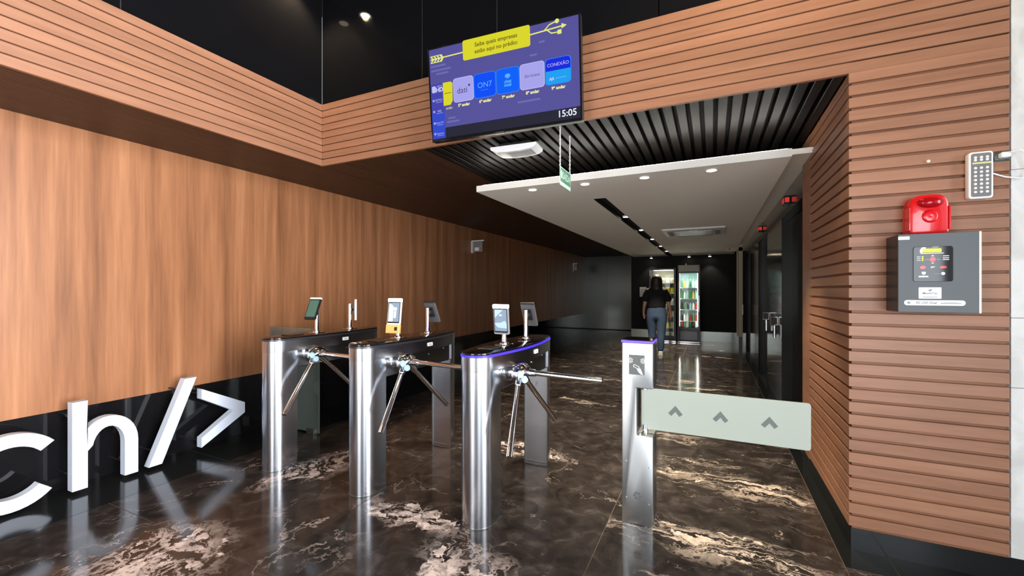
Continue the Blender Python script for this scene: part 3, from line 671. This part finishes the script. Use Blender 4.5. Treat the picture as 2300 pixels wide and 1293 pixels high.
# ------------------------------------------------------------------ things on the slatted pillar
fp = thing('fire_alarm_panel', 'dark grey fire alarm control panel on the slatted pillar', 'alarm panel', (.93, 2.58, 1.245))
obj('cabinet', B(-.139, .139, .006, .153, 0, .363, bev=.002), 'black_plastic', fp)
dr = obj('door', B(-.139, .139, 0, .007, .0, .363, bev=.0015), 'panel_grey', fp)
obj('door_edge', B(.1385, .146, .0, .03, 0, .363), 'beige_frame', fp); M['beige_edge'] = mat('beige_edge', (.8, .62, .52), .5)
fp.children[-1].data.materials[0] = M['beige_edge']
kp = obj('keypad', PR(rrect(-.085, .052, .142, .302, .008), -.003, 0, 'Y', bev=.001), 'black_gloss', fp)
def K(pts, m, name, par=kp, y=-.003): return flat(pts, m, par, name, y)
def circ(x, z, r, n=10, q=1): return [(x + r * math.cos(2 * PI * k / n), z + q * r * math.sin(2 * PI * k / n)) for k in range(n)]
K(rrect(-.053, .012, .276, .292, .003), 'lcd_yellow', 'display'); K([(-.062, .274), (-.054, .274), (-.054, .285), (-.042, .294), (-.042, .300), (-.056, .299), (-.063, .286)], 'print_white', 'logo_mark'); K([(-.025, .294), (-.002, .294), (.004, .302), (-.018, .302)], 'print_grey', 'logo_mark'); K(rect(-.06, .02, .270, .2725), 'print_white', 'display_line')
K(circ(-.018, .243, .011), 'red_plastic', 'button'); K([(-.024, .258), (-.012, .258), (-.018, .263)], 'print_white', 'key_mark'); K([(-.024, .228), (-.012, .228), (-.018, .224)], 'print_white', 'key_mark')
for z in (.256, .248, .240): K(circ(-.053, z, .003), 'lcd_yellow', 'indicator'); K(rect(-.073, -.060, z - .001, z + .001), 'print_white', 'key_lettering')
for z in (.258, .249, .241): K(rect(.017, .038, z - .0015, z + .0015), 'print_white', 'key_lettering')
K(circ(-.052, .207, .011, q=.7), 'red_plastic', 'button'); K(circ(.018, .207, .013, q=.45), 'red_plastic', 'button'); K(rect(-.045, -.03, .241, .245), 'print_grey', 'key_lettering'); K(rect(-.004, .008, .241, .245), 'print_grey', 'key_lettering')
K([(-.024, .203), (-.008, .21), (-.024, .21)], 'print_white', 'key_mark'); K(circ(.018, .178, .007), 'print_white', 'key_mark'); K(rect(-.012, .012, .176, .178), 'print_grey', 'key_lettering')
K([(-.056, .187), (-.042, .187), (-.042, .178), (-.049, .172), (-.056, .178)], 'print_white', 'shield_mark'); K(rect(-.067, -.033, .162, .168), 'print_white', 'maker_lettering')
st = obj('sticker', PR(rrect(-.066, .013, .063, .115, .003), -.001, 0, 'Y'), 'print_white', fp); text('MaxinTec', .0135, 'print_grey', st, (-.026, -.0016, .088), name='sticker_lettering', bold=.0004); K([(-.036, .102), (-.02, .108), (-.02, .1), (-.026, .096)], 'print_grey', 'bird_mark', st, -.001); K(rect(-.052, -.002, .069, .072), 'print_grey', 'sticker_line', st, -.001)
st2 = obj('name_strip', PR(rrect(-.118, .094, .032, .056, .0115), -.001, 0, 'Y'), 'print_white', fp); text('RE-250 Dual', .0145, 'print_grey', st2, (-.04, -.0016, .044), name='strip_lettering', shear=.25, bold=.0004); K(rect(.01, .08, .040, .044), 'print_grey', 'strip_line', st2, -.001); K(rect(.02, .068, .047, .049), 'print_grey', 'strip_line', st2, -.001); K(circ(-.101, .044, .006), 'print_grey', 'shield_mark', st2, -.001)
st3 = obj('corner_sticker', PR(rrect(-.139, -.098, .338, .353, .002), -.001, 0, 'Y'), 'print_white', fp); K(rect(-.134, -.104, .344, .346), 'print_grey', 'sticker_line', st3, -.001)
# red siren
sr = thing('alarm_siren', 'glossy red fire siren above the grey alarm panel', 'siren', (.928, YF, 1.612))
def se(c): return math.copysign(abs(c) ** .62, c)
pts = [(-.072, 0), (.072, 0), (.072, .11)] + [(.072 * se(math.cos(a)), .11 + .08 * se(math.sin(a))) for a in [PI * k / 14 for k in range(1, 14)]] + [(-.072, .11)]
bm = PR(pts, -.08, -.02, 'Y', bev=.012); obj('casing', bm, 'red_plastic', sr, 40)
obj('back_plate', PR([(x * 1.01, z) for x, z in pts], -.02, 0, 'Y'), 'red_plastic', sr)
bm = bmesh.new(); lathe(bm, [(.032, 0), (.029, .006), (.02, .009), (.001, .006)], 20, 'Y', (.003, -.079, .085)); obj('horn', bm, 'red_plastic', sr, 50)
bm = bmesh.new(); lathe(bm, [(.05, 0), (.046, .012), (.03, .022), (.001, .026)], 22, 'Y', (.003, -.074, .15))
for v in bm.verts: v.co.z = .15 + (v.co.z - .15) * .55
obj('strobe_lens', bm, 'red_lens', sr, 50)
for s in (-1, 1): obj('side_rib', B(s * .072 - .003, s * .072 + .003, -.083, -.03, .02, .13, bev=.001), 'red_plastic', sr)
# rechargeable emergency lamp with its cable and socket
el = thing('emergency_lamp', 'white LED emergency lamp hung beside the marble wall', 'lamp', (1.124, YF, 1.772))
obj('casing', PR(rrect(-.042, .042, 0, .217, .012), -.034, 0, 'Y', bev=.004), 'white_plastic', el, 40)
obj('face_plate', PR(rrect(-.034, .034, .008, .209, .008), -.0365, -.034, 'Y'), 'acrylic', el)
obj('yellow_stripe', B(-.03, .034, -.038, -.0364, .160, .167), 'tv_label', el)
bulb = None
for r_ in range(10):
    for c_ in range(3):
        z = (.03 + r_ * .0185) if r_ < 7 else (.178 + (r_ - 7) * .012)
        if r_ == 9: continue
        if bulb is None:
            bm = bmesh.new(); lathe(bm, [(.006, 0), (.005, .003), (.001, .0045)], 8, 'Y'); bulb = obj('led', bm, 'print_white', el, 60); bulb.location = (-.02 + c_ * .02, -.0365, z)
        else: inst(bulb, el, (-.02 + c_ * .02, -.0365, z))
so = thing('wall_socket', 'dark steel outlet box beside the white emergency lamp', 'socket', (1.208, YF, 1.965))
obj('cover', B(-.028, .026, -.006, 0, -.024, .024, bev=.002), 'steel_base', so); obj('plug', B(-.016, .018, -.035, -.006, -.012, .012, bev=.004), 'white_plastic', so)
cb = thing('power_cable', 'white cable looping from the emergency lamp to the outlet', 'cable', (1.21, YF, 1.9))
bm = bmesh.new(); path_tube(bm, [(.01, -.04, .07), (.03, -.06, .075), (.055, -.05, .055), (.068, -.03, .0), (.066, -.025, -.035), (.05, -.03, -.05), (.0, -.02, -.035), (-.044, -.018, -.012)], .0035, 8); obj('cord', bm, 'white_plastic', cb, 60)
kn = thing('wall_plug', 'small beige plug fixed on one pillar board', 'fixing', (.95, YF, 1.974)); bm = bmesh.new(); lathe(bm, [(.008, 0), (.007, .008), (.003, .01)], 10, 'Y'); obj('cap', bm, 'beige_edge', kn, 50)

# ------------------------------------------------------------------ left wall signs
for (y, z, w_, h_, lb) in ((6.73, 2.02, .2, .22, 'clear flag sign projecting from the timber wall above the turnstiles'), (13.0, 1.94, .1, .24, 'tiny pale flag sign far down the timber wall')):
    f = thing('flag_sign', lb, 'sign', (XL, y, z)); obj('rail', B(0, .02, -.03, .03, 0, h_, bev=.002), 'white_paint', f)
    obj('plate', B(.02, .02 + w_, -.003, .003, .02, h_), 'acrylic', f); obj('top_clip', B(.0, .05 + w_, -.008, .008, h_ - .006, h_ + .01), 'white_paint', f)
    obj('print', B(.06, .15 if w_ > .12 else .1, -.0045, -.003, .04, .1), 'print_white', f)
nt = thing('wall_notice', 'framed white notice on the black back wall beside the person', 'notice', (-1.74, 12.195, 1.15)); obj('board', B(-.09, .09, -.012, 0, 0, .27, bev=.002), 'paper', nt)
for z in (.05, .09, .13, .19): obj('print_line', B(-.06, .06, -.0135, -.012, z, z + .012), 'print_grey', nt)

# ------------------------------------------------------------------ lift lobby
for k, (a, b) in enumerate(op):
    t = thing('lift_door', ('nearest', 'middle', 'farthest')[k] + ' dark lift door recessed in the steel wall', 'lift door', (.78, (a + b) / 2, 0), group='lift doors')
    hw = (b - a) / 2
    for s in (-1, 1): obj('door_leaf', B(-.02, .018, *sorted((s * .003, s * (hw - .002))), 0, 2.095), 'black_matte', t)
    obj('sill', B(-.11, -.022, -hw + .002, hw - .002, 0.0005, .006), 'steel_base', t)
for k, (y, z) in enumerate(((4.75, 2.19), (7.2, 2.24))):
    t = thing('lift_indicator', ('near', 'far')[k] + ' red lit lift indicator above the lift doors', 'indicator', (.66, y, z), group='lift indicators')
    obj('casing', B(-.05, 0, -.07, .07, -.04, .04, bev=.004), 'black_plastic', t); obj('red_display', B(-.052, -.05, -.05, .05, -.022, .022), 'indicator_red', t); obj('red_display', B(-.045, -.01, -.0715, -.07, -.022, .022), 'indicator_red', t)
for k, (y, z) in enumerate(((5.55, .95), (6.35, .96))):
    t = thing('call_button', ('nearer', 'farther')[k] + ' chrome call fixture jutting from the lift wall', 'call button', (.66, y, z), group='call fixtures')
    obj('box', B(-.075, 0, -.04, .04, 0, .1, bev=.004), 'chrome', t); bm = bmesh.new(); tube(bm, (-.03, 0, 0), (-.03, 0, -.14), .016, None, 12); obj('stem', bm, 'chrome', t, 40); obj('face', B(-.07, -.01, -.0415, -.04, .012, .088), 'black_plastic', t)
dj = thing('service_door', 'pale beige door leaf standing open beside the lifts', 'door', (.50, 9.6, 0))
obj('frame_post', B(-.03, .05, 0, .06, .4, 2.255, bev=.004), 'beige_frame', dj); obj('frame_post', B(-.06, -.035, 0, .05, .42, 2.15, bev=.003), 'beige_frame', dj); obj('kick_post', B(-.02, .045, .005, .055, .0, .4), 'black_plastic', dj)
tr_ = obj('transom_arm', B(-.24, .05, .0, .05, 2.12, 2.2, bev=.003), 'beige_frame', dj); obj('hole', B(-.2, -.175, -.002, .0, 2.15, 2.175), 'black_plastic', tr_)
bm = bmesh.new(); tube(bm, (.045, -.04, .85), (.045, -.04, 1.05), .012, None, 10); tube(bm, (.045, -.04, .88), (.045, .0, .88), .008, None, 8); tube(bm, (.045, -.04, 1.02), (.045, .0, 1.02), .008, None, 8); obj('pull_handle', bm, 'white_paint', dj, 40)

# ------------------------------------------------------------------ vending fridges and their goods
def fridge(name, label, x0, x1, h, yf, head, inner, frame, zs, zb):
    xc = (x0 + x1) / 2; w_ = (x1 - x0) / 2; t = thing(name, label, 'fridge', (xc, yf, 0)); D = 12.17 - yf
    obj('side_panel', B(-w_, -w_ + .03, 0, D, .03, h), frame, t); obj('side_panel', B(w_ - .03, w_, 0, D, .03, h), frame, t)
    obj('back_panel', B(-w_ + .03, w_ - .03, D - .03, D, .03, h), inner, t); obj('top_panel', B(-w_ + .03, w_ - .03, 0, D, h - .03, h), frame, t); obj('base', B(-w_ + .03, w_ - .03, 0.02, D, .0, zb), 'black_plastic', t)
    if head: obj('header', B(-w_ + .02, w_ - .02, -.02, .0, h - head, h - .002, bev=.004), 'panel_light', t)
    for z in zs: obj('shelf', B(-w_ + .031, w_ - .031, .04, D - .032, z - .012, z), 'white_paint', t)
    d = obj('door_frame', (lambda b: (bx(b, -w_, -w_ + .045, -.04, -.022, zb, h - head), bx(b, w_ - .045, w_, -.04, -.022, zb, h - head), bx(b, -w_ + .045, w_ - .045, -.04, -.022, zb, zb + .045), bx(b, -w_ + .045, w_ - .045, -.04, -.022, h - head - .045, h - head), b)[-1])(bmesh.new()), 'black_plastic', t)
    obj('door_glass', B(-w_ + .046, w_ - .046, -.033, -.028, zb + .046, h - head - .046), 'glass_clear', d)
    obj('door_handle', B(w_ - .03, w_ - .012, -.06, -.04, .8, 1.2, bev=.003), 'chrome', d)
    obj('kick_trim', B(-w_, w_, -.02, .0, .012, .03), 'chrome', t)
    return t
mat('panel_light', (.42, .42, .36), .5); mat('inner_teal', (.50, .72, .66), .5); mat('inner_warm', (.46, .44, .36), .5)
zs1 = [.36, .66, .96, 1.26, 1.52]; zs2 = [.55, .84, 1.12, 1.40]
f1 = fridge('snack_fridge', 'lit snack cabinet behind the person in black', -1.5, -.845, 1.9, 11.62, 0, 'inner_warm', 'black_plastic', zs1, .12)
f2 = fridge('drinks_fridge', 'tall drinks cooler with a grey header and cyan light', -.80, -.28, 1.97, 11.6, .16, 'inner_teal', 'black_plastic', zs2, .34)
obj('light_strip', B(-.225, -.21, .0, .015, .42, 1.76), 'lamp_white', f2); obj('light_strip', B(.2, .215, .02, .03, .42, 1.76), 'lamp_white', f2); obj('light_strip', B(-.25, .25, .03, .05, 1.845, 1.862), 'lamp_white', f1)
area_light('drinks_light', (0, .05, 1.74), (R(20), 0, 0), .4, .05, 2.6, (.8, 1, .95), parent=f2); area_light('snack_light', (0, .05, 1.84), (R(20), 0, 0), .5, .05, 2.6, (1, .92, .7), parent=f1)
obj('fan_grille', B(-.2, .2, -.022, -.02, .08, .3), 'dark_metal', f2); obj('roof_antenna', (lambda b: (lathe(b, [(.02, 1.97), (.02, 1.99), (.008, 2.02)], 10, o=(-.07, .1, 0)), b)[1])(bmesh.new()), 'white_plastic', f2, 40)
obj('price_card', B(-.32, -.21, -.043, -.04, 1.70, 1.86), 'paper', f1)
for n_, c_ in (('drink_white', (.8, .82, .8)), ('drink_green', (.05, .25, .08)), ('drink_red', (.45, .03, .03)), ('drink_dark', (.03, .02, .02)), ('drink_aqua', (.35, .62, .66)), ('drink_yellow', (.75, .6, .05)), ('pack_cream', (.7, .66, .52)), ('pack_brown', (.28, .14, .06)), ('pack_yellow', (.8, .66, .02))): mat(n_, c_, .35)
bm = bmesh.new(); lathe(bm, [(.026, 0), (.028, .006), (.028, .12), (.022, .145), (.011, .165), (.011, .185)], 12)
bot0 = bm; me_b = bpy.data.meshes.new('bottle_body'); bot0.to_mesh(me_b); bot0.free()
bm = bmesh.new(); lathe(bm, [(.0125, .183), (.0125, .2)], 10); me_c = bpy.data.meshes.new('bottle_cap'); bm.to_mesh(me_c); bm.free()
for me_ in (me_b, me_c):
    for p in me_.polygons: p.use_smooth = True
cols = ['drink_white', 'drink_green', 'drink_red', 'drink_dark', 'drink_aqua', 'drink_yellow', 'drink_aqua', 'drink_white']
def mesh_col(me_, c, cache={}):
    k = (me_.name, c)
    if k not in cache: q = me_.copy(); q.materials.clear(); q.materials.append(M[c]); cache[k] = q
    return cache[k]
od = ['first', 'second', 'third', 'fourth', 'fifth', 'sixth']
lvl = ['bottom', 'second', 'third', 'fourth', 'top']
for i, z in enumerate([.386] + zs2):
    for k in range(6):
        e = thing('drink_bottle', f'{od[k]} drink bottle from the left on the {lvl[i]} shelf of the drinks cooler', 'bottle', (-.54 - .165 + k * .066, 11.72, z), group=f'bottles on the {lvl[i]} cooler shelf')
        s = random.uniform(.85, 1.08); e.scale = (1, 1, s)
        o = bpy.data.objects.new('bottle_body', mesh_col(me_b, random.choice(cols))); C.objects.link(o); o.parent = e
        o = bpy.data.objects.new('bottle_cap', mesh_col(me_c, random.choice(('drink_white', 'drink_red', 'drink_aqua')))); C.objects.link(o); o.parent = e
def pillow():
    bm = bmesh.new(); n = 8
    for s in (-1, 1):
        g_ = [[bm.verts.new(((i / n - .5) * .11, s * .024 * (math.sin(PI * i / n) * math.sin(PI * j / n)) ** .6, j / n * .15)) for i in range(n + 1)] for j in range(n + 1)]
        for j in range(n):
            for i in range(n): bm.faces.new((g_[j][i], g_[j][i + 1], g_[j + 1][i + 1], g_[j + 1][i]))
    bmesh.ops.remove_doubles(bm, verts=bm.verts[:], dist=.0005); bmesh.ops.recalc_face_normals(bm, faces=bm.faces[:])
    me_ = bpy.data.meshes.new('snack_bag'); bm.to_mesh(me_); bm.free()
    for p in me_.polygons: p.use_smooth = True
    return me_
me_p = pillow(); rows = [['pack_cream', 'drink_white'], ['pack_yellow', 'pack_cream'], ['pack_cream', 'pack_brown'], ['pack_brown', 'drink_white'], ['pack_yellow', 'pack_yellow'], ['drink_white', 'pack_cream']]
lv6 = ['lowest', 'second', 'third', 'fourth', 'fifth', 'topmost']
for i, z in enumerate([.125] + zs1):
    for k in range(5):
        o = bpy.data.objects.new('snack_bag', mesh_col(me_p, rows[i][(k + i) % 2])); C.objects.link(o); o.location = (-1.172 - .235 + k * .1175, 11.74, z); o.rotation_euler.z = random.uniform(-.2, .2)
        s = random.uniform(.85, 1.1); o.scale = (.95, 1, s)
        tag(o, f'{od[k]} snack bag from the left on the {lv6[i]} shelf of the snack cabinet', 'snack bag', f'bags on the {lv6[i]} snack shelf')

# ------------------------------------------------------------------ person seen from behind
def skin(name, V, E_, m, parent, sub=2, root=0):
    me_ = bpy.data.meshes.new(name); me_.from_pydata([v[:3] for v in V], E_, []); o = bpy.data.objects.new(name, me_); C.objects.link(o)
    o.modifiers.new('s', 'SKIN'); o.modifiers.new('u', 'SUBSURF').levels = sub; o.modifiers['u'].render_levels = sub
    for i, v in enumerate(V):
        sv = me_.skin_vertices[0].data[i]; r_ = v[3]; sv.radius = r_ if isinstance(r_, tuple) else (r_, r_); sv.use_root = (i == root)
    dg = bpy.context.evaluated_depsgraph_get(); n_ = bpy.data.meshes.new_from_object(o.evaluated_get(dg)); bpy.data.objects.remove(o)
    n_.materials.clear(); n_.materials.append(M[m])
    for p in n_.polygons: p.use_smooth = True
    q = bpy.data.objects.new(name, n_); C.objects.link(q); q.parent = parent; return q
pe = thing('person', 'person in black T-shirt and blue jeans walking toward the snack cabinet', 'person', (-1.06, 9.35, 0))
V = [(0, 0, .92, (.15, .10)), (0, .0, 1.05, (.135, .09)), (0, .0, 1.2, (.14, .095)), (0, 0, 1.32, (.12, .08)), (0, .0, 1.385, (.055, .055)), (0, .01, 1.44, (.05, .05)), (0, .02, 1.50, (.072, .085)), (0, .02, 1.565, (.07, .085)), (0, .11, 1.495, (.012, .012))]
E_ = [(0, 1), (1, 2), (2, 3), (3, 4), (4, 5), (5, 6), (6, 7), (6, 8)]
def add(V, E_, chain, start):
    p = start
    for v in chain: V.append(v); E_.append((p, len(V) - 1)); p = len(V) - 1
    return p
for s in (-1, 1):
    hand = add(V, E_, [(s * .15, 0, 1.315, .058), (s * .205, -.01, 1.2, .05), (s * .235, -.02, 1.06, .042), (s * .262, .04, .95, .034), (s * .275, .085, .86, .025), (s * .277, .105, .815, (.018, .034))], 3)
    for k, (dy, ln) in enumerate(((-.025, .06), (-.008, .07), (.010, .068), (.026, .055))):
        add(V, E_, [(s * .277, .108 + dy, .785, .009), (s * .272, .118 + dy, .785 - ln * .5, .0085), (s * .262, .126 + dy, .785 - ln, .007)], hand)
    add(V, E_, [(s * .262, .145, .80, .0095), (s * .252, .165, .765, .008)], hand)
    dy = .05 if s < 0 else -.03
    add(V, E_, [(s * .085, 0, .86, .09), (s * .09, dy * .3, .66, .078), (s * .088, dy * .6, .47, .055), (s * .088, dy - .02, .3, .05), (s * .086, dy - .035, .11, .034), (s * .088, dy - .02, .05, .033)], 0)
skin('body', V, E_, 'skin', pe)
V = [(0, 0, .90, (.215, .155)), (0, 0, 1.06, (.20, .145)), (0, 0, 1.2, (.20, .14)), (0, 0, 1.315, (.17, .115)), (0, .0, 1.39, (.085, .075))]; E_ = [(0, 1), (1, 2), (2, 3), (3, 4)]
for s in (-1, 1): add(V, E_, [(s * .165, 0, 1.305, .09), (s * .222, -.01, 1.19, .085), (s * .245, -.015, 1.08, .08)], 3)
skin('t_shirt', V, E_, 'shirt_black', pe)
V = [(0, 0, 1.03, (.19, .135)), (0, -.01, .90, (.205, .155))]; E_ = [(0, 1)]
for s in (-1, 1):
    dy = .05 if s < 0 else -.03
    add(V, E_, [(s * .1, -.01, .80, .135), (s * .1, dy * .3, .62, .112), (s * .095, dy * .6, .45, .088), (s * .092, dy - .02, .28, .078), (s * .09, dy - .03, .12, .066), (s * .09, dy - .03, .06, .064)], 1)
skin('jeans', V, E_, 'denim', pe)
for s in (-1, 1):
    dy = .05 if s < 0 else -.03
    bm = bmesh.new(); bx(bm, s * .09 - .042, s * .09 + .042, dy - .09, dy + .16, 0, .075, bev=.022, seg=3)
    sh = obj('shoe', bm, 'shoe_white', pe, 'all'); obj('sole', B(s * .09 - .044, s * .09 + .044, dy - .09, dy + .16, 0, .018, bev=.004), 'print_white', sh)
bm = bmesh.new(); bmesh.ops.create_uvsphere(bm, u_segments=24, v_segments=16, radius=1)
for v in bm.verts:
    x, y, z = v.co.x * .112, v.co.y * .13, v.co.z * .13
    if z < 0 and y < .02: z *= 2.5; x *= 1 + .25 * min(1, -z / .2); y = y * (.75 if z < -.12 else 1) - .03 * min(1, -z / .25)
    if y > .05 and z < .05: y = .04
    v.co = Vector((x, y + .005, z + 1.54))
obj('hair', bm, 'hair', pe, 'all')
for s in (-1, 1):
    bm = bmesh.new(); bmesh.ops.create_uvsphere(bm, u_segments=10, v_segments=8, radius=.011, matrix=Matrix.Translation((s * .03, .096, 1.515))); obj('eye', bm, 'print_white', pe, 'all')
obj('mouth', B(-.02, .02, .094, .1, 1.445, 1.452), 'red_lens', pe)
